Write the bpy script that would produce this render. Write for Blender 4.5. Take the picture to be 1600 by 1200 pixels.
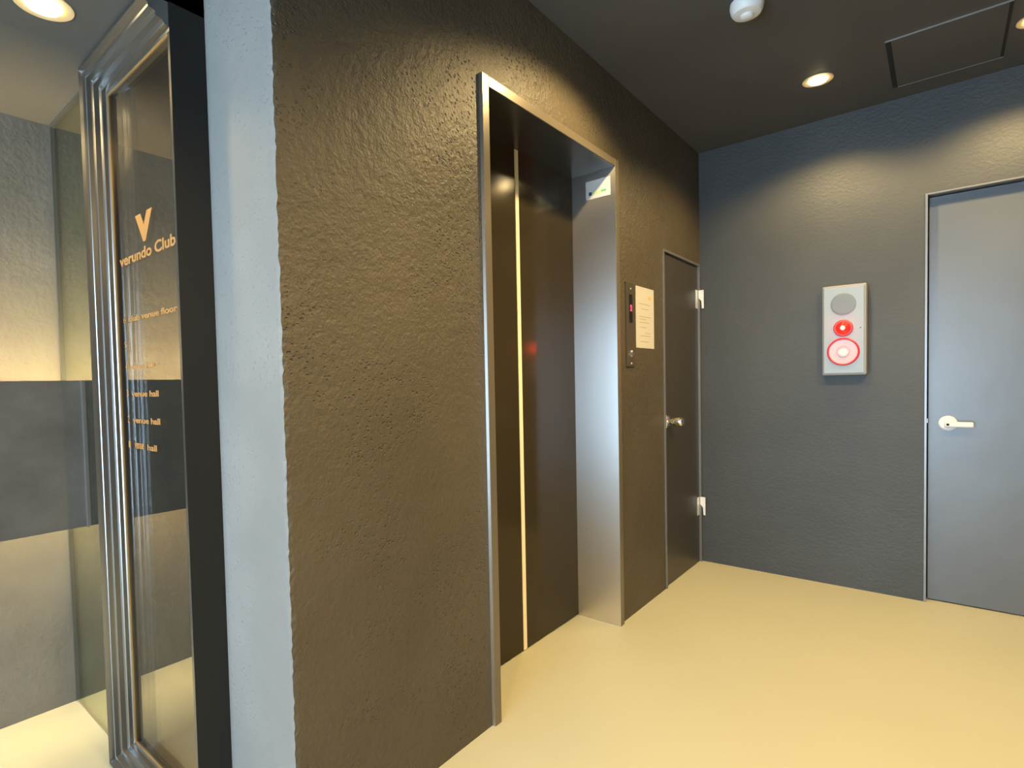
import bpy, bmesh, math, random
from mathutils import Vector, Matrix
S = bpy.context.scene
C = S.collection
for o in list(bpy.data.objects): bpy.data.objects.remove(o)
PI = math.pi

# ------------------------------------------------------------------ camera
cd = bpy.data.cameras.new('camera'); cam = bpy.data.objects.new('camera', cd); C.objects.link(cam)
yaw, pit, rol = math.radians(39.9781), math.radians(1.9129), math.radians(-1.2532)
fw = Vector((-math.sin(yaw)*math.cos(pit), math.cos(yaw)*math.cos(pit), -math.sin(pit)))
rt = Vector((math.cos(yaw), math.sin(yaw), 0)); up = rt.cross(fw)
r2 = rt*math.cos(rol) + up*math.sin(rol); u2 = -rt*math.sin(rol) + up*math.cos(rol)
M = Matrix((r2, u2, -fw)).transposed().to_4x4(); M.translation = (1.1275, -3.4805, 1.13)
cam.matrix_world = M
cd.sensor_width = 36; cd.lens = 867.546/1600*36; cd.shift_x = 56.0/1600; cd.shift_y = 26.3/1600
cd.clip_start = 0.05
S.camera = cam

# ------------------------------------------------------------------ world, exposure
W = bpy.data.worlds.new('sky'); S.world = W; W.use_nodes = True
bg = W.node_tree.nodes['Background']; bg.inputs[0].default_value = (0.56, 0.77, 1.0, 1); bg.inputs[1].default_value = 18.0
S.view_settings.view_transform = 'Standard'; S.view_settings.look = 'None'
S.view_settings.exposure = 0.0; S.view_settings.gamma = 1; S.view_settings.use_curve_mapping = False
LAMP_W = 118.0
WARM = (1.0, 0.71, 0.31)
# daylight portal in the glazed entrance behind the camera
WX0, WX1, WZ0, WZ1 = -0.9, 1.55, 0.0, 2.0
YB = -5.6
pl = bpy.data.lights.new('daylight_portal', 'AREA'); pl.shape = 'RECTANGLE'; pl.size = WX1-WX0; pl.size_y = WZ1-WZ0
pl.cycles.is_portal = True
po = bpy.data.objects.new('daylight_portal', pl); C.objects.link(po)
po.location = ((WX0+WX1)/2, YB-0.09, (WZ0+WZ1)/2); po.rotation_euler = (PI/2, 0, 0)

# ------------------------------------------------------------------ helpers
def tag(o, label=None, cat=None, group=None, kind=None):
    if label: o['label'] = label
    if cat: o['category'] = cat
    if group: o['group'] = group
    if kind: o['kind'] = kind
    return o
def obj(name, bm, mat, parent=None, smooth=False):
    me = bpy.data.meshes.new(name)
    bmesh.ops.recalc_face_normals(bm, faces=bm.faces)
    bm.to_mesh(me); bm.free()
    me.materials.append(mat)
    if smooth:
        for p in me.polygons: p.use_smooth = True
        me.set_sharp_from_angle(angle=math.radians(35))
    o = bpy.data.objects.new(name, me); C.objects.link(o)
    if parent:
        o.parent = parent
        w = Vector((0, 0, 0)); q = parent
        while q: w += q.location; q = q.parent
        # geometry is written in world coordinates: shift it into the parent's frame
        me.transform(Matrix.Translation(-w))
    return o
def empty(name, loc):
    o = bpy.data.objects.new(name, None); C.objects.link(o); o.location = loc; o.empty_display_size = .1
    return o
def box(bm, x0, x1, y0, y1, z0, z1, bev=0, seg=2):
    r = bmesh.ops.create_cube(bm, size=1)
    vs = r['verts']
    for v in vs:
        v.co = Vector((x0+(v.co.x+.5)*(x1-x0), y0+(v.co.y+.5)*(y1-y0), z0+(v.co.z+.5)*(z1-z0)))
    if bev:
        es = list({e for v in vs for e in v.link_edges})
        bmesh.ops.bevel(bm, geom=es, offset=bev, segments=seg, affect='EDGES', profile=.5)
    return bm
def B(*a, **k): return box(bmesh.new(), *a, **k)
def lathe(bm, prof, c, axis, n=40):
    """profile [(r, h)] turned round `axis` through c"""
    a = Vector(axis).normalized(); t = Vector((0, 0, 1)) if abs(a.z) < .9 else Vector((1, 0, 0))
    u = a.cross(t).normalized(); v = a.cross(u)
    rings = []
    for r, h in prof:
        if r < 1e-6: rings.append([bm.verts.new(Vector(c)+a*h)])
        else: rings.append([bm.verts.new(Vector(c)+a*h+u*(r*math.cos(2*PI*i/n))+v*(r*math.sin(2*PI*i/n))) for i in range(n)])
    for A, D in zip(rings, rings[1:]):
        for i in range(n):
            j = (i+1) % n
            q = [A[i % len(A)], A[j % len(A)], D[j % len(D)], D[i % len(D)]]
            f = []
            for x in q:
                if x not in f: f.append(x)
            if len(f) > 2: bm.faces.new(f)
    return bm
def L(prof, c, axis, n=40): return lathe(bmesh.new(), prof, c, axis, n)

# ------------------------------------------------------------------ materials
def mat(name, col, rough=.5, metal=0., spec=.5, bumps=(), mottle=None, emit=None, coat=0.):
    m = bpy.data.materials.new(name); m.use_nodes = True; nt = m.node_tree; N = nt.nodes; K = nt.links
    b = N['Principled BSDF']
    b.inputs['Base Color'].default_value = (*col, 1); b.inputs['Roughness'].default_value = rough
    b.inputs['Metallic'].default_value = metal; b.inputs['Specular IOR Level'].default_value = spec
    if coat: b.inputs['Coat Weight'].default_value = coat; b.inputs['Coat Roughness'].default_value = .12
    tc = N.new('ShaderNodeTexCoord')
    if mottle:                                        # (scale, amount, stretch)
        sc, am, st = mottle
        mp = N.new('ShaderNodeMapping'); mp.inputs['Scale'].default_value = st
        K.new(tc.outputs['Object'], mp.inputs[0])
        n = N.new('ShaderNodeTexNoise'); n.inputs['Scale'].default_value = sc; n.inputs['Detail'].default_value = 6
        K.new(mp.outputs[0], n.inputs['Vector'])
        mr = N.new('ShaderNodeMapRange'); mr.inputs[1].default_value = .3; mr.inputs[2].default_value = .7
        mr.inputs[3].default_value = 1-am; mr.inputs[4].default_value = 1+am
        K.new(n.outputs[0], mr.inputs[0])
        vm = N.new('ShaderNodeVectorMath'); vm.operation = 'SCALE'; vm.inputs[0].default_value = col
        K.new(mr.outputs[0], vm.inputs['Scale']); K.new(vm.outputs[0], b.inputs['Base Color'])
    prev = None
    for kind, sc, dist, st in bumps:                  # chained bump layers
        mp = N.new('ShaderNodeMapping'); mp.inputs['Scale'].default_value = st
        K.new(tc.outputs['Object'], mp.inputs[0])
        if kind == 'noise':
            n = N.new('ShaderNodeTexNoise'); n.inputs['Scale'].default_value = sc; n.inputs['Detail'].default_value = 5
            K.new(mp.outputs[0], n.inputs['Vector']); h = n.outputs[0]
        else:                                         # sparse pits, gathered in patches
            v = N.new('ShaderNodeTexVoronoi'); v.inputs['Scale'].default_value = sc
            K.new(mp.outputs[0], v.inputs['Vector'])
            r = N.new('ShaderNodeMapRange'); r.inputs[1].default_value = .0; r.inputs[2].default_value = .28
            K.new(v.outputs['Distance'], r.inputs[0])
            n = N.new('ShaderNodeTexNoise'); n.inputs['Scale'].default_value = 3.0
            K.new(tc.outputs['Object'], n.inputs['Vector'])
            g = N.new('ShaderNodeMapRange'); g.inputs[1].default_value = .48; g.inputs[2].default_value = .62
            K.new(n.outputs[0], g.inputs[0])
            mx = N.new('ShaderNodeMath'); mx.operation = 'SUBTRACT'; mx.inputs[0].default_value = 1
            K.new(g.outputs[0], mx.inputs[1])
            mm = N.new('ShaderNodeMath'); mm.operation = 'MAXIMUM'
            K.new(r.outputs[0], mm.inputs[0]); K.new(mx.outputs[0], mm.inputs[1]); h = mm.outputs[0]
        bp = N.new('ShaderNodeBump'); bp.inputs['Strength'].default_value = 1; bp.inputs['Distance'].default_value = dist
        K.new(h, bp.inputs['Height'])
        if prev: K.new(prev.outputs[0], bp.inputs['Normal'])
        prev = bp
    if prev: K.new(prev.outputs[0], b.inputs['Normal'])
    if emit:
        b.inputs['Emission Color'].default_value = (*emit[0], 1); b.inputs['Emission Strength'].default_value = emit[1]
    return m
I3 = (1, 1, 1)
def glass(name, tint, refl=1.0):
    m = bpy.data.materials.new(name); m.use_nodes = True; nt = m.node_tree; N = nt.nodes; N.clear()
    out = N.new('ShaderNodeOutputMaterial'); t = N.new('ShaderNodeBsdfTransparent'); t.inputs[0].default_value = (*tint, 1)
    g = N.new('ShaderNodeBsdfGlossy'); g.inputs['Roughness'].default_value = .01
    g.inputs[0].default_value = (refl, refl, refl, 1)
    f = N.new('ShaderNodeFresnel')                    # same reflectance on both faces of the pane
    ge = N.new('ShaderNodeNewGeometry'); mr = N.new('ShaderNodeMapRange')
    mr.inputs[3].default_value = 1.4; mr.inputs[4].default_value = 1/1.4
    nt.links.new(ge.outputs['Backfacing'], mr.inputs[0]); nt.links.new(mr.outputs[0], f.inputs[0])
    mx = N.new('ShaderNodeMixShader')
    nt.links.new(f.outputs[0], mx.inputs[0]); nt.links.new(t.outputs[0], mx.inputs[1]); nt.links.new(g.outputs[0], mx.inputs[2])
    nt.links.new(mx.outputs[0], out.inputs[0]); return m

m_wallE = mat('black_plaster', (.080, .067, .047), .5, spec=.35,
    bumps=[('noise', 18, .004, I3), ('noise', 60, .0035, I3), ('noise', 150, .0018, I3), ('pits', 60, .006, (1, 1, 1.4))], mottle=(2.2, .12, I3))
m_wallF = mat('black_plaster_far', (.058, .062, .063), .5, spec=.35,
    bumps=[('noise', 9, .003, I3), ('noise', 50, .0022, (1, 1, 1.3)), ('noise', 140, .001, I3)], mottle=(2.0, .10, I3))
m_wallR = mat('black_plaster_right', (.055, .05, .042), .6, spec=.3, bumps=[('noise', 20, .003, I3)])
m_conc = mat('grey_concrete', (.125, .12, .105), .6, spec=.35,
    bumps=[('noise', 9, .006, I3), ('noise', 45, .003, I3)], mottle=(2.5, .18, I3))
m_slab = mat('dark_board', (.085, .082, .075), .75, spec=.12, bumps=[('noise', 6, .002, I3), ('noise', 60, .001, I3)], mottle=(5, .22, (1, 1, 1.6)))
m_ceil = mat('black_ceiling_paint', (.085, .082, .078), .6, spec=.3, mottle=(2, .08, I3))
m_ceil2 = mat('grey_ceiling_paint', (.09, .086, .08), .6, spec=.3)
m_floor = mat('beige_floor', (.53, .51, .37), .42, spec=.35, mottle=(1.3, .035, I3), bumps=[('noise', 5, .001, I3)])
m_endface = mat('grey_plaster', (.19, .183, .167), .6, spec=.3, bumps=[('noise', 25, .002, I3), ('pits', 60, .002, I3)], mottle=(3, .10, I3))
m_steel = mat('satin_steel', (.74, .705, .66), .38, metal=1.)
pb = m_steel.node_tree.nodes['Principled BSDF']; pb.inputs['Anisotropic'].default_value = .88   # vertical hairline finish
tg = m_steel.node_tree.nodes.new('ShaderNodeTangent'); tg.direction_type = 'RADIAL'; tg.axis = 'Z'
m_steel.node_tree.links.new(tg.outputs[0], pb.inputs['Tangent'])
m_dsteel = mat('dark_painted_steel', (.03, .029, .027), .25, metal=.0)
m_fronttone = mat('front_baked_tone', (.17, .145, .11), .32, metal=.35)  # separate tone for the lift frame's front faces, shade put into its colour
m_fsteel = mat('grey_painted_steel', (.22, .22, .22), .35, metal=.5)
m_edoor = mat('black_lacquer_door', (.037, .029, .017), .13, spec=.17)
m_seam = mat('pale_seam', (.92, .84, .66), .45)
m_ddoor = mat('satin_grey_door', (.082, .090, .10), .35, spec=.9, bumps=[('noise', 2, .004, I3)], mottle=(1.4, .06, I3))
m_adoor = mat('black_satin_door', (.045, .042, .038), .4, spec=.5)
m_chrome = mat('chrome', (.85, .82, .76), .14, metal=1)
m_silver = mat('silver_hardware', (.80, .80, .78), .35, metal=.5)
m_frame = mat('smoked_metal', (.25, .25, .245), .28, metal=.95)
m_goldtrim = mat('gold_edge', (.75, .50, .22), .3, metal=.8)
m_gold = mat('gold_lettering', (.37, .18, .05), .5)
m_black = mat('black_paint', (.013, .013, .012), .5, spec=.3)
m_darkgap = mat('dark_gap', (.01, .01, .01), .8)
m_glass = glass('smoked_glass', (.84, .82, .80), .8)
m_gclear = glass('green_glass', (.95, .98, .93), .6)
m_gwin = glass('window_glass', (.97, .98, .98), .6)
m_white = mat('white_plastic', (.66, .67, .67), .45)
m_fabody = mat('grey_enamel', (.25, .25, .24), .4)
m_faface = mat('pale_enamel', (.27, .325, .385), .45)
m_paper = mat('paper', (.54, .535, .50), .7)
m_ink = mat('faint_ink', (.42, .33, .22), .8)
m_alu = mat('aluminium_edge', (.45, .46, .48), .3, metal=.8)

# ------------------------------------------------------------------ the shell
H, HL = 2.477, 2.067
XR, XW, XP = 2.3, -1.29, -.31
YP = -2.806
def struct(o, label, cat): return tag(o, label, cat, kind='structure')

struct(obj('floor', B(XW-.15, XR+.15, YB-.15, .15, -.12, 0), m_floor), 'smooth beige seamless floor of the lift hall', 'floor')
# ceilings: the high black one of the hall, the low grey one of the passage
bm = B(XP, XR+.15, YB-.15, .15, H, H+.12)
struct(obj('ceiling', bm, m_ceil), 'flat black ceiling over the lift hall', 'ceiling')
bm = B(XW-.15, XP, YB-.15, -.8, HL, HL+.12)
struct(obj('ceiling_passage', bm, m_ceil2), 'low grey ceiling over the passage at the left', 'ceiling')
# black fascia between low and high ceiling, and black post below it
struct(obj('trim_1', B(XP-.03, XP, YB, YP+.03, HL-.0, H+.05), m_black), 'black fascia where the low ceiling meets the hall', 'trim')

# wall with the lift: dense plaster with an uneven corner, a hole for the lift, a niche for the small door
JYL, JYR, JT = -2.088, -1.121, 2.109
AL, AT = -.585, 1.812
def rough_block(x0, x1, y0, y1, z0, z1, step=.012, amp=.0022):
    bm = bmesh.new()
    rnd = random.Random(5)
    def grid(o, u, v, nu, nv):
        vs = [[bm.verts.new(Vector(o)+Vector(u)*(i/nu)+Vector(v)*(j/nv)) for j in range(nv+1)] for i in range(nu+1)]
        for i in range(nu):
            for j in range(nv): bm.faces.new((vs[i][j], vs[i+1][j], vs[i+1][j+1], vs[i][j+1]))
    ny = int((y1-y0)/step); nz = int((z1-z0)/step); nx = int((x1-x0)/step)
    grid((x1, y0, z0), (0, y1-y0, 0), (0, 0, z1-z0), ny, nz)
    grid((x0, y0, z0), (x1-x0, 0, 0), (0, 0, z1-z0), nx, nz)
    grid((x0, y0, z0), (0, y1-y0, 0), (0, 0, z1-z0), 1, nz)
    grid((x0, y1, z0), (x1-x0, 0, 0), (0, 0, z1-z0), 1, nz)
    bmesh.ops.remove_doubles(bm, verts=bm.verts, dist=1e-5)
    for v in bm.verts:
        if v.co.x > x1-1e-4 and v.co.y < y0+1e-4:      # the worn corner
            v.co.x -= rnd.random()*amp*1.6; v.co.y += rnd.random()*amp*1.6
        elif v.co.x > x1-1e-4 and v.co.y < y1-.01: v.co.x -= rnd.random()*amp*.25
    return bm
bm = rough_block(XP, 0, YP, JYL, 0, H)
box(bm, XP, 0, JYL, JYR, JT, H)
box(bm, XP, 0, JYR, AL, 0, H)
box(bm, XP, 0, AL, 0, AT, H)
box(bm, XP, -.028, AL, 0, 0, AT)
box(bm, XP-.05, -.26, YP+.02, 0.0, 0, H)
wl = struct(obj('wall_left', bm, m_wallE), 'black rough plaster wall holding the lift doors', 'wall')
wl.data.materials.append(m_endface)
for p in wl.data.polygons:
    if abs(p.normal.y) > .7 and p.center.y < YP+.012: p.material_index = 1

DL, DR, DT = 1.064, 1.92, 1.99
bm = B(XP, DL, 0, .15, 0, H)
box(bm, DL, DR, 0, .15, DT, H); box(bm, DR, XR+.15, 0, .15, 0, H); box(bm, DL, DR, .1, .15, 0, DT)
struct(obj('wall_back', bm, m_wallF), 'black plaster wall with the alarm box and grey door', 'wall')
struct(obj('wall_right', B(XR, XR+.15, YB-.15, 0, 0, H), m_wallR), 'dark plaster wall on the right of the hall', 'wall')
struct(obj('wall_passage', B(XW-.15, XW, YB-.15, -.8, 0, HL+.1), m_conc), 'grey concrete wall behind the glass screen at the left', 'wall')
struct(obj('wall_passage_end', B(XW-.15, XP-.05, -.95, -.8, 0, HL+.1), m_conc), 'grey concrete wall closing the passage', 'wall')
bm = B(XW-.15, WX0, YB-.15, YB, 0, H); box(bm, WX1, XR+.15, YB-.15, YB, 0, H); box(bm, WX0, WX1, YB-.15, YB, WZ1, H)
struct(obj('wall_front', bm, m_wallF), 'dark wall around the glazed entrance', 'wall')
w = empty('window_1', ((WX0+WX1)/2, YB-.07, WZ0)); struct(w, 'glazed street entrance letting daylight into the hall', 'window')
bm = bmesh.new(); xm = (WX0+WX1)/2
for a, b_ in ((WX0, WX0+.05), (xm-.03, xm+.03), (WX1-.05, WX1)): box(bm, a, b_, YB-.1, YB-.04, WZ0, WZ1)
box(bm, WX0, WX1, YB-.1, YB-.04, WZ1-.05, WZ1); box(bm, WX0, WX1, YB-.1, YB-.04, WZ0, WZ0+.04)
obj('window_frame', bm, m_steel, w)
for a, b_ in ((WX0+.05, xm-.03), (xm+.03, WX1-.05)): obj('pane', B(a, b_, YB-.073, YB-.067, WZ0+.04, WZ1-.05), m_gwin, w)

# ------------------------------------------------------------------ lift entrance
e = empty('elevator_entrance', (-.1, (JYL+JYR)/2, 0))
tag(e, 'black two-leaf lift door with a steel frame and pale centre seam', 'elevator')
JI0, JI1, JIT, XD = JYL+.034, JYR-.034, JT-.034, -.207
fx = .013
bm = bmesh.new()
box(bm, XD-.03, fx, JYL, JI0, 0, JT, .0015, 1)
box(bm, XD-.03, fx, JI1, JYR, 0, JT, .0015, 1)
fr = obj('door_frame', bm, m_steel, e)
fr.data.materials.append(m_fronttone)                 # one frame: fronts darker, reveals bright, the light difference put into colour
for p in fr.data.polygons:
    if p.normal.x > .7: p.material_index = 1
obj('frame_header', B(XD-.03, fx-.0002, JI0, JI1, JIT, JT-.0002, .0015, 1), m_dsteel, e)
hd = e.children[-1]; hd.data.materials.append(m_fronttone)
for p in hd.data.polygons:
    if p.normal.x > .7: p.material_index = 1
ym = -1.603
obj('door_panel', B(XD-.035, XD, JI0-.01, ym-.0015, .004, JIT+.02, .002, 1), m_edoor, e)
obj('door_panel', B(XD-.035, XD, ym+.0015, JI1+.01, .004, JIT+.02, .002, 1), m_edoor, e)
o = obj('seam_strip', B(XD-.01, XD+.003, ym-.012, ym+.012, .004, JIT-.001, .002, 2), m_seam, e); o['label'] = 'pale yellow centre seam strip'
obj('lift_back', B(XP-.05, XD-.036, JYL, JYR, 0, JT), m_darkgap, e)

# sticker on the frame's reveal
st = empty('sticker', (-.073, JI1, 2.0)); tag(st, 'small white sticker with green line on the lift frame reveal', 'sticker')
y0 = JI1
def quad(name, pts, m, parent, th=.0008, n=Vector((0, -1, 0))):
    bm = bmesh.new(); a = [bm.verts.new(p) for p in pts]; f = bm.faces.new(a)
    r = bmesh.ops.extrude_face_region(bm, geom=[f])
    for v in r['geom']:
        if isinstance(v, bmesh.types.BMVert): v.co += n*th
    return obj(name, bm, m, parent)
X0, X1, Z0, Z1 = -.134, -.012, 1.957, 2.040
quad('backing', [(X0, y0, Z0), (X1, y0, Z0), (X1, y0, Z1), (X0, y0, Z1)], m_white, st)
quad('green_line', [(X0+.032, y0-.0008, Z0+.018), (X1-.045, y0-.0008, Z0+.020), (X1-.045, y0-.0008, Z0+.032), (X0+.032, y0-.0008, Z0+.030)], mat('sticker_pale_green', (.55, .72, .35), .5), st, .0002)
quad('green_mark', [(X1-.045, y0-.0008, Z0+.022), (X1-.02, y0-.0008, Z0+.022), (X1-.02, y0-.0008, Z0+.031), (X1-.045, y0-.0008, Z0+.031)], mat('sticker_green', (.12, .55, .25), .5), st, .0002)
quad('dark_mark', [(X0+.015, y0-.0008, Z0+.016), (X0+.03, y0-.0008, Z0+.016), (X0+.03, y0-.0008, Z0+.032), (X0+.015, y0-.0008, Z0+.032)], mat('sticker_dark', (.03, .10, .08), .5), st, .0002)

# ------------------------------------------------------------------ text helper
def text(name, s, m, parent, loc, rot, width=None, height=None, size=.05, ext=.0004, align='LEFT', shear=0, bold=0):
    cu = bpy.data.curves.new('t', 'FONT'); cu.body = s; cu.size = size; cu.extrude = ext; cu.align_x = align
    cu.shear = shear; cu.offset = bold
    to = bpy.data.objects.new('t', cu); C.objects.link(to)
    bpy.context.view_layer.update()
    me = bpy.data.meshes.new_from_object(to.evaluated_get(bpy.context.evaluated_depsgraph_get()))
    bpy.data.objects.remove(to)
    xs = [v.co.x for v in me.vertices]; ys = [v.co.y for v in me.vertices]
    ax, bx_, ay, by = min(xs), max(xs), min(ys), max(ys)
    sx = (width/(bx_-ax)) if width else 1; sy = (height/(by-ay)) if height else sx
    me.transform(Matrix.Diagonal((sx, sy, 1, 1)) @ Matrix.Translation((-ax, -ay, 0)))
    me.transform(Matrix.Translation(loc) @ rot.to_4x4())
    w_ = Vector((0, 0, 0)); q = parent
    while q: w_ += q.location; q = q.parent
    me.transform(Matrix.Translation(-w_))
    me.materials.clear(); me.materials.append(m)
    o = bpy.data.objects.new(name, me); C.objects.link(o); o.parent = parent
    return o
R_front = Matrix(((1, 0, 0), (0, 0, -1), (0, 1, 0)))      # text facing -y
R_side = Matrix(((0, 0, 1), (1, 0, 0), (0, 1, 0)))        # text facing +x, reading along +y

# ------------------------------------------------------------------ lift call panel and notice
cp = empty('call_panel', (0, -1.0, 1.19)); tag(cp, 'slim black lift call panel with red floor digit and round button', 'call panel')
ya, yb = -1.043, -.952
obj('face_plate', B(0, .008, ya, yb, 1.188, 1.582, .0015, 1), mat('dark_bronze_plate', (.085, .072, .052), .35, metal=.3), cp)
dsp = obj('display', B(.008, .0095, -1.018, -.985, 1.395, 1.525), mat('black_screen', (.008, .008, .008), .12), cp)
text('floor_digit', '2', mat('red_led', (.5, .02, .05), .5, emit=((1, .04, .12), 2.2)), dsp, (.0101, -1.010, 1.448), R_side, width=.018, height=.030, bold=.003)
obj('call_button', L([(0, .0), (.017, 0), (.017, .004), (.014, .007), (0, .0078)], (.008, -.998, 1.248), (1, 0, 0)), m_chrome, cp, smooth=True)
for z in (1.553, 1.203): obj('screw', L([(.0045, 0), (.004, .0015), (0, .002)], (.008, -1.0, z), (1, 0, 0), 16), m_silver, cp, smooth=True)

nt_ = empty('paper_notice', (0, -.82, 1.28)); tag(nt_, 'cream paper notice with faint printed lines beside the call panel', 'notice')
obj('sheet', B(.0005, .0014, -.930, -.712, 1.280, 1.578), m_paper, nt_)
m_orange = mat('orange_ink', (.80, .42, .20), .8)
quad('logo', [(.0015, -.785, 1.522), (.0015, -.748, 1.522), (.0015, -.748, 1.537), (.0015, -.785, 1.537)], m_orange, nt_, .0001, Vector((1, 0, 0)))
for z, a, b_ in ((1.494, .04, .17), (1.47, .06, .15), (1.432, .04, .18), (1.419, .04, .12), (1.404, .04, .16), (1.38, .05, .13), (1.352, .11, .17), (1.338, .05, .17), (1.31, .05, .15)):
    quad('printed_line', [(.0015, -.93+a, z), (.0015, -.93+b_, z), (.0015, -.93+b_, z+.0035), (.0015, -.93+a, z+.0035)], m_ink, nt_, .0001, Vector((1, 0, 0)))

# ------------------------------------------------------------------ small black door beside the lift
d1 = empty('door_1', (-.01, (AL)/2, 0)); struct(d1, 'narrow black service door in the corner beside the lift notice', 'door')
bm = B(-.026, .006, AL, AL+.014, 0, AT, .001, 1); box(bm, -.026, .006, -.022, -.008, 0, AT, .001, 1); box(bm, -.026, .0058, AL+.014, -.022, AT-.014, AT, .001, 1)
obj('door_frame', bm, m_fsteel, d1)
obj('leaf', B(-.026, -.006, AL+.018, -.026, .006, AT-.018, .001, 1), m_adoor, d1)
kb = obj('knob', L([(0, 0), (.030, 0), (.030, .004), (.024, .009), (.013, .012), (.013, .024), (.020, .032), (.0245, .040), (.0250, .074), (.021, .082), (.010, .0825), (0, .081)], (-.006, -.522, .897), (1, 0, 0)), m_chrome, d1, smooth=True)
kb['label'] = 'polished round knob'
obj('lock_edge', B(-.006, .0065, AL+.0145, AL+.021, .865, .93), m_silver, d1)
for z in (1.60, .345):
    h = obj('hinge', B(-.006, -.003, -.062, -.026, z-.055, z+.055, .0008, 1), m_silver, d1)
    hb = bmesh.new(); pts = [(.0, z+.055), (.030, z+.055), (.030, z-.055), (.019, z-.055), (.016, z-.01), (.004, z+.005), (.0, z+.01)]
    a = [hb.verts.new((x, -.024, zz)) for x, zz in pts]; f = hb.faces.new(a)
    r = bmesh.ops.extrude_face_region(hb, geom=[f]); 
    for v in r['geom']:
        if isinstance(v, bmesh.types.BMVert): v.co.y += .004
    obj('hinge_arm', hb, mat('pale_hinge', (.82, .82, .80), .45, metal=.2), h)

# ------------------------------------------------------------------ grey door on the far wall
d2 = empty('door_2', ((DL+DR)/2, .03, 0)); struct(d2, 'wide satin blue-grey door with a lever handle on the far wall', 'door')
bm = B(DL, DL+.010, -.006, .1, 0, DT, .001, 1); box(bm, DR-.010, DR, -.006, .1, 0, DT, .001, 1); box(bm, DL+.01, DR-.01, -.0058, .1, DT-.008, DT, .001, 1)
obj('door_frame', bm, m_fsteel, d2)
YS = .042
obj('leaf', B(DL+.014, DR-.014, YS, YS+.04, .006, DT-.012, .0015, 1), m_ddoor, d2)
hx, hz = 1.153, .882
lv = obj('lever_handle', L([(0, 0), (.036, 0), (.036, .006), (.031, .010), (.012, .011), (.012, .04), (0, .04)], (hx, YS, hz), (0, -1, 0)), m_white, d2, smooth=True)
lv['label'] = 'white lever handle'
bm = B(hx-.014, hx+.092, YS-.052, YS-.036, hz-.016, hz+.010, .006, 3)
obj('lever', bm, m_white, lv, smooth=True)
obj('keyhole', L([(0, 0), (.006, 0), (.006, .0008), (0, .001)], (hx-.001, YS-.052, hz-.003), (0, -1, 0), 20), m_darkgap, lv)
obj('strike_plate', B(DL+.0101, DL+.0135, .0, YS+.02, hz+.002, hz+.022), m_white, d2)

# ------------------------------------------------------------------ fire alarm box
fa = empty('fire_alarm_box', (.74, 0, 1.12)); tag(fa, 'pale steel fire alarm box with red lamp and red ringed button', 'fire alarm')
bx0, bx1, bz0, bz1 = .646, .838, 1.125, 1.588
obj('case', B(bx0, bx1, -.066, 0, bz0, bz1, .007, 2), m_fabody, fa)
yf = -.072
obj('front_plate', B(bx0+.008, bx1-.010, yf, -.064, bz0+.010, bz1-.012, .002, 1), m_faface, fa)
cx = .740
g = obj('speaker_grille', L([(0, 0), (.055, 0), (.055, .003), (.050, .005), (.040, .003), (.028, .005), (.015, .003), (0, .004)], (cx, yf, 1.490), (0, -1, 0)), mat('grille_grey', (.16, .185, .215), .5), fa, smooth=True)
g['label'] = 'round grey speaker grille'
rl = obj('red_lamp', L([(.043, 0), (.043, .004), (.038, .008), (.034, .008)], (cx, yf, 1.367), (0, -1, 0)), mat('lamp_rim', (.55, .05, .05), .4), fa, smooth=True)
rl['label'] = 'lit red indicator lamp'
obj('lamp_dome', L([(.0345, .0), (.0335, .012), (.028, .019), (.018, .024), (.008, .026)], (cx, yf, 1.367), (0, -1, 0)), mat('red_lens', (.25, .005, .004), .2, emit=((1, .001, .0006), 32)), rl, smooth=True)
obj('bulb', L([(.0105, .0245), (.008, .0275), (0, .029)], (cx, yf, 1.367), (0, -1, 0), 24), mat('bulb_glow', (1, .6, .3), .5, emit=((1, .62, .30), 14)), rl)
cb = obj('call_point', L([(.071, 0), (.071, .005), (.067, .008), (.062, .006), (.062, .003)], (cx, yf, 1.246), (0, -1, 0)), mat('red_ring', (.60, .03, .05), .4), fa, smooth=True)
cb['label'] = 'red ring around a press button'
obj('dish', L([(.0625, .004), (.045, .0025), (.024, .0015), (0, .0015)], (cx, yf, 1.246), (0, -1, 0)), mat('pink_dish', (.50, .35, .37), .35), cb, smooth=True)
obj('button_ring', L([(.030, .002), (.030, .004), (.026, .004), (.026, .002)], (cx, yf, 1.246), (0, -1, 0)), mat('pink_ring', (.50, .22, .24), .35), cb, smooth=True)
obj('push_button', L([(.021, .001), (.021, .007), (.018, .009), (0, .009)], (cx, yf, 1.240), (0, -1, 0)), mat('button_white', (.62, .62, .64), .4), cb, smooth=True)
obj('pilot_hole', L([(.003, 0), (.003, .001), (0, .001)], (.813, yf, 1.364), (0, -1, 0), 12), m_darkgap, fa)

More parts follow.
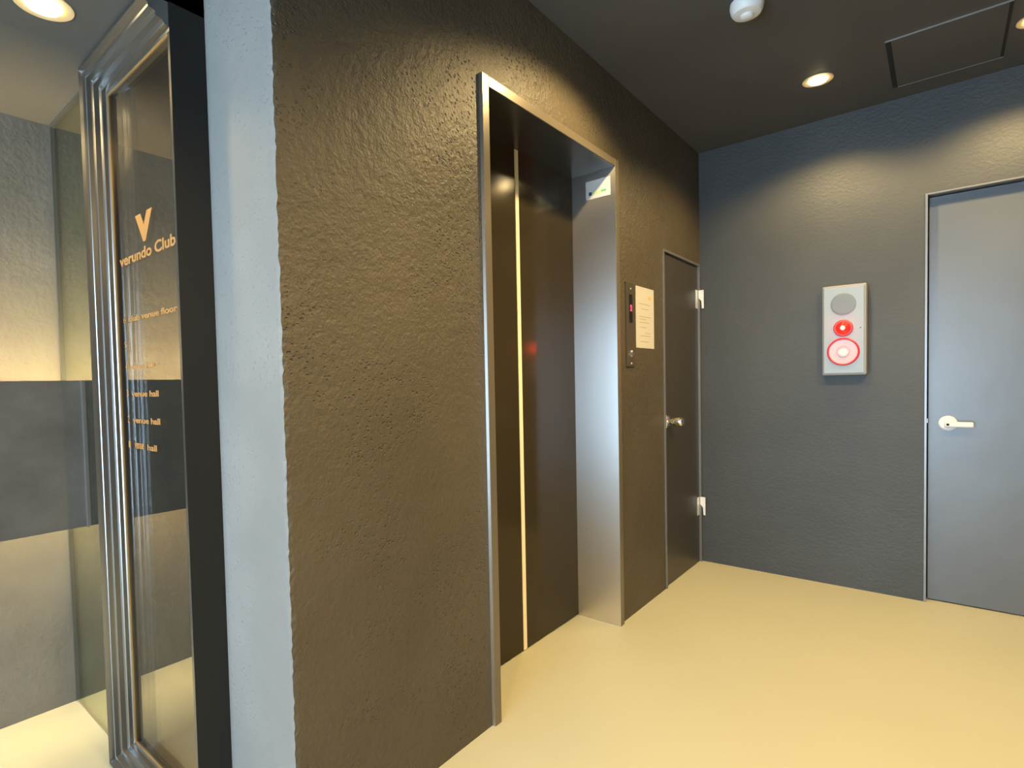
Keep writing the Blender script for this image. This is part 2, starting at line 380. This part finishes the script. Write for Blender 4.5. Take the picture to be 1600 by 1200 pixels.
# ------------------------------------------------------------------ ceiling fittings
sd = obj('smoke_detector', L([(0, 0), (.056, 0), (.057, .012), (.053, .030), (.046, .040), (.036, .043), (.022, .044), (.020, .052), (.014, .056), (0, .057)], (.583, -1.262, H), (0, 0, -1)), m_white, smooth=True)
tag(sd, 'white round smoke detector on the black ceiling', 'smoke detector')
ht = empty('ceiling_hatch', (1.14, -.39, H)); tag(ht, 'flush black ceiling hatch with thin metal edges', 'hatch')
hx0, hx1, hy0, hy1 = .945, 1.325, -.628, -.150
bm = bmesh.new()
box(bm, hx0, hx1, hy0, hy0+.004, H-.005, H)
obj('edge_trim', bm, m_alu, ht); obj('edge_trim', B(hx0+.02, hx1, hy1-.004, hy1, H-.005, H), m_alu, ht)
bm = B(hx0, hx0+.018, hy0+.005, hy1, H-.003, H)
obj('hatch_gap', bm, m_darkgap, ht); obj('hatch_gap', B(hx1-.01, hx1, hy0+.005, hy1-.005, H-.003, H), m_darkgap, ht)
obj('hatch_panel', B(hx0+.019, hx1-.011, hy0+.005, hy1-.005, H-.004, H), m_ceil, ht)

m_lens = mat('lamp_lens', (1, .9, .7), .5, emit=((1, .78, .42), 26))
m_trim = mat('downlight_trim', (.55, .42, .24), .5, metal=.0)
def downlight(x, y, z, label, power=1.0, group=None, cone=148, blend=.5):
    t = empty('downlight', (x, y, z)); tag(t, label, 'ceiling light', group)
    obj('trim_ring', L([(.062, 0), (.061, .002), (.052, .0015), (.042, .0005), (.040, .0005)], (x, y, z), (0, 0, -1)), m_trim, t, smooth=True)
    obj('lamp_lens', L([(.039, .002), (.035, .007), (.027, .0105), (.014, .0125), (0, .013)], (x, y, z), (0, 0, -1)), m_lens, t, smooth=True)
    ld = bpy.data.lights.new('downlight_beam', 'SPOT'); ld.energy = LAMP_W*power; ld.color = WARM; ld.spot_size = math.radians(cone); ld.spot_blend = blend
    ld.shadow_soft_size = .028
    lo = bpy.data.objects.new('downlight_beam', ld); C.objects.link(lo); lo.location = (0, 0, -.045); lo.parent = t
    return t
downlight(.688, -.475, H, 'small round glowing downlight on the black ceiling near the far corner', .42)
downlight(1.405, -.41, H, 'small glowing downlight on the black ceiling right of the hatch', .38)
downlight(.40, -1.585, H, 'glowing downlight on the black ceiling above the lift doors', .52)
for x, y, lb in ((1.5, -1.6, 'round downlight on the black ceiling opposite the lift doors'), (1.5, -2.9, 'round downlight on the black ceiling in the middle of the hall'), (1.2, -4.4, 'round downlight on the black ceiling nearest the street entrance')):
    downlight(x, y, H, lb, 1.0)
downlight(-.545, -3.085, HL, 'bright glowing downlight in the low grey ceiling at the upper left', .18, cone=136, blend=.8)
for x, y, lb in ((-.8, -1.75, 'round downlight in the low grey ceiling behind the glass screen'), (-.7, -4.6, 'round downlight in the low grey ceiling near the street entrance')):
    downlight(x, y, HL, lb, .25)

# ------------------------------------------------------------------ passage: lit ledge panel on the concrete wall
lp = empty('wall_ledge', (-1.18, -3.2, .67)); tag(lp, 'long dark wall board with hidden warm light above and below', 'wall panel')
PX, PZ0, PZ1 = -1.068, .676, 1.165
bm = B(PX-.03, PX, YB+.02, -2.905, PZ0, PZ1, .001, 1)
obj('board', bm, m_slab, lp)
obj('board', B(PX-.03, PX, -2.901, -.97, PZ0, PZ1, .001, 1), m_slab, lp)
obj('bracket', B(XW, PX-.03, YB+.02, -.97, .86, .92), m_darkgap, lp)
m_led = mat('led_strip', (1, .9, .7), .5, emit=((1, .74, .36), 200))
m_led2 = mat('led_strip_low', (1, .9, .7), .5, emit=((1, .74, .36), 95))
obj('led_strip', B(PX-.05, PX-.032, YB+.03, -.98, PZ1-.05, PZ1-.045), m_led, lp)
obj('led_strip', B(PX-.05, PX-.032, YB+.03, -.98, PZ0+.045, PZ0+.05), m_led2, lp)

# ------------------------------------------------------------------ clear glass sidelight beside the directory
YG = -2.906
gs = empty('glass_screen', (-1.04, YG, 0)); tag(gs, 'frameless clear glass pane between the concrete wall and directory frame', 'glass screen')
bm = bmesh.new()
pts = [(XW+.002, 0.004), (-.792, .004), (-.792, HL), (XW+.002, HL), (XW+.002, PZ1+.004), (PX+.003, PZ1+.004), (PX+.003, PZ0-.004), (XW+.002, PZ0-.004)]
f = bm.faces.new([bm.verts.new((x, YG, z)) for x, z in pts])
r = bmesh.ops.extrude_face_region(bm, geom=[f])
for v in r['geom']:
    if isinstance(v, bmesh.types.BMVert): v.co.y += .008
obj('pane', bm, m_gclear, gs)
m_seal = mat('grey_seal', (.06, .06, .055), .5)
bm = B(XW, XW+.006, YG-.003, YG+.011, PZ1, HL)
box(bm, XW+.006, -.792, YG-.004, YG+.012, HL-.006, HL)
obj('seal', bm, m_seal, gs); obj('seal', B(XW, XW+.006, YG-.003, YG+.011, 0, PZ0), m_seal, gs)
obj('board_seal', B(PX, PX+.004, YG-.002, YG+.010, PZ0, PZ1), m_alu, gs)
obj('floor_joint', B(XW+.006, -.792, YG-.001, YG+.009, 0, .0035), mat('joint', (.40, .34, .24), .5), gs)

# ------------------------------------------------------------------ directory: smoked glass in a deep moulded metal frame
db = empty('directory_board', (-.55, -2.9, 0)); tag(db, 'tall smoked glass directory with gold lettering in a ribbed metal frame', 'directory sign')
FX, FYf, GY, GX0, GX1, GZ0, GZ1 = -.790, -2.953, -2.886, -.762, -.326, .052, 2.000
# ribbed profile: (t, y) with t = 0 at the outer edge and 1 at the glass
prof = [(0, GY+.02), (0, -2.944), (.06, -2.952), (.20, -2.953), (.28, -2.945), (.34, -2.936), (.40, -2.939), (.46, -2.937), (.50, -2.926), (.56, -2.921), (.62, -2.924), (.68, -2.921), (.72, -2.908), (.80, -2.904), (.86, -2.902), (.88, -2.892), (1, -2.889), (1, GY+.02)]
def moulding(path):
    bm = bmesh.new(); rows = []
    for (xo, zo), (xi, zi) in path:
        rows.append([bm.verts.new((xo+(xi-xo)*t, y, zo+(zi-zo)*t)) for t, y in prof])
    for a, b_ in zip(rows, rows[1:]):
        for i in range(len(prof)-1): bm.faces.new((a[i], a[i+1], b_[i+1], b_[i]))
        bm.faces.new((a[-1], a[0], b_[0], b_[-1]))
    for rr in (rows[0], rows[-1]): bm.faces.new(rr)
    return bm
XE = XP-.002
TL, BL_ = ((FX, HL-.001), (GX0, GZ1)), ((FX, .001), (GX0, GZ0))
TR, BR = ((XE, HL-.001), (XE, GZ1)), ((XE, .001), (XE, GZ0))
obj('stile', moulding([BL_, TL]), m_frame, db)
obj('head', moulding([TL, TR]), m_frame, db)
obj('sill', moulding([BR, BL_]), m_frame, db)
obj('right_stile', B(GX1, XE, GY-.005, GY+.02, GZ0, GZ1, .001, 1), m_frame, db)
bm = B(GX0, GX0+.004, GY-.004, GY, GZ0, GZ1); box(bm, GX0+.004, GX1, GY-.004, GY, GZ1-.004, GZ1); box(bm, GX0+.004, GX1, GY-.004, GY, GZ0, GZ0+.004)
o = obj('bead', bm, m_goldtrim, db); o['label'] = 'thin gold edge around the glass'
obj('glass', B(GX0+.004, GX1, GY, GY+.006, GZ0+.004, GZ1-.004), m_glass, db)
ty = GY-.0008
text('logo', 'V', m_gold, db, (-.592, ty, 1.533), R_front, width=.118, height=.078, bold=.0035)
text('lettering', 'verundo Club', m_gold, db, (-.724, ty, 1.489), R_front, width=.39, height=.031, bold=.0012)
for z, num, s, x0, wd, hh in ((1.325, '6', 'club venue floor', -.674, .334, .017), (1.254, '5', '', 0, 0, .014), (1.190, '4', 'venue hall', -.674, .175, .013),
                             (1.110, '3', 'venue hall', -.674, .195, .017), (1.034, '2', 'venue hall', -.674, .198, .017), (.960, '1', 'venue', -.668, .07, .017)):
    text('lettering', num, m_gold, db, (-.714, ty, z), R_front, width=.014, height=hh+.003)
    if s: text('lettering', s, m_gold, db, (x0, ty, z), R_front, width=wd, height=hh, bold=.0012)
text('lettering', 'hall', m_gold, db, (-.572, ty, .960), R_front, width=.066, height=.017, bold=.0012)

# black post between the directory and the end of the lift wall
struct(obj('trim_2', B(XP-.001, XP, GY-.006, YP-.0005, 0, HL), m_black), 'black post between the directory and the grey wall end', 'trim')
struct(obj('trim_3', B(XP-.05, XP-.001, GY+.021, YP+.02, 0, HL), m_black), 'black post behind the directory', 'trim')
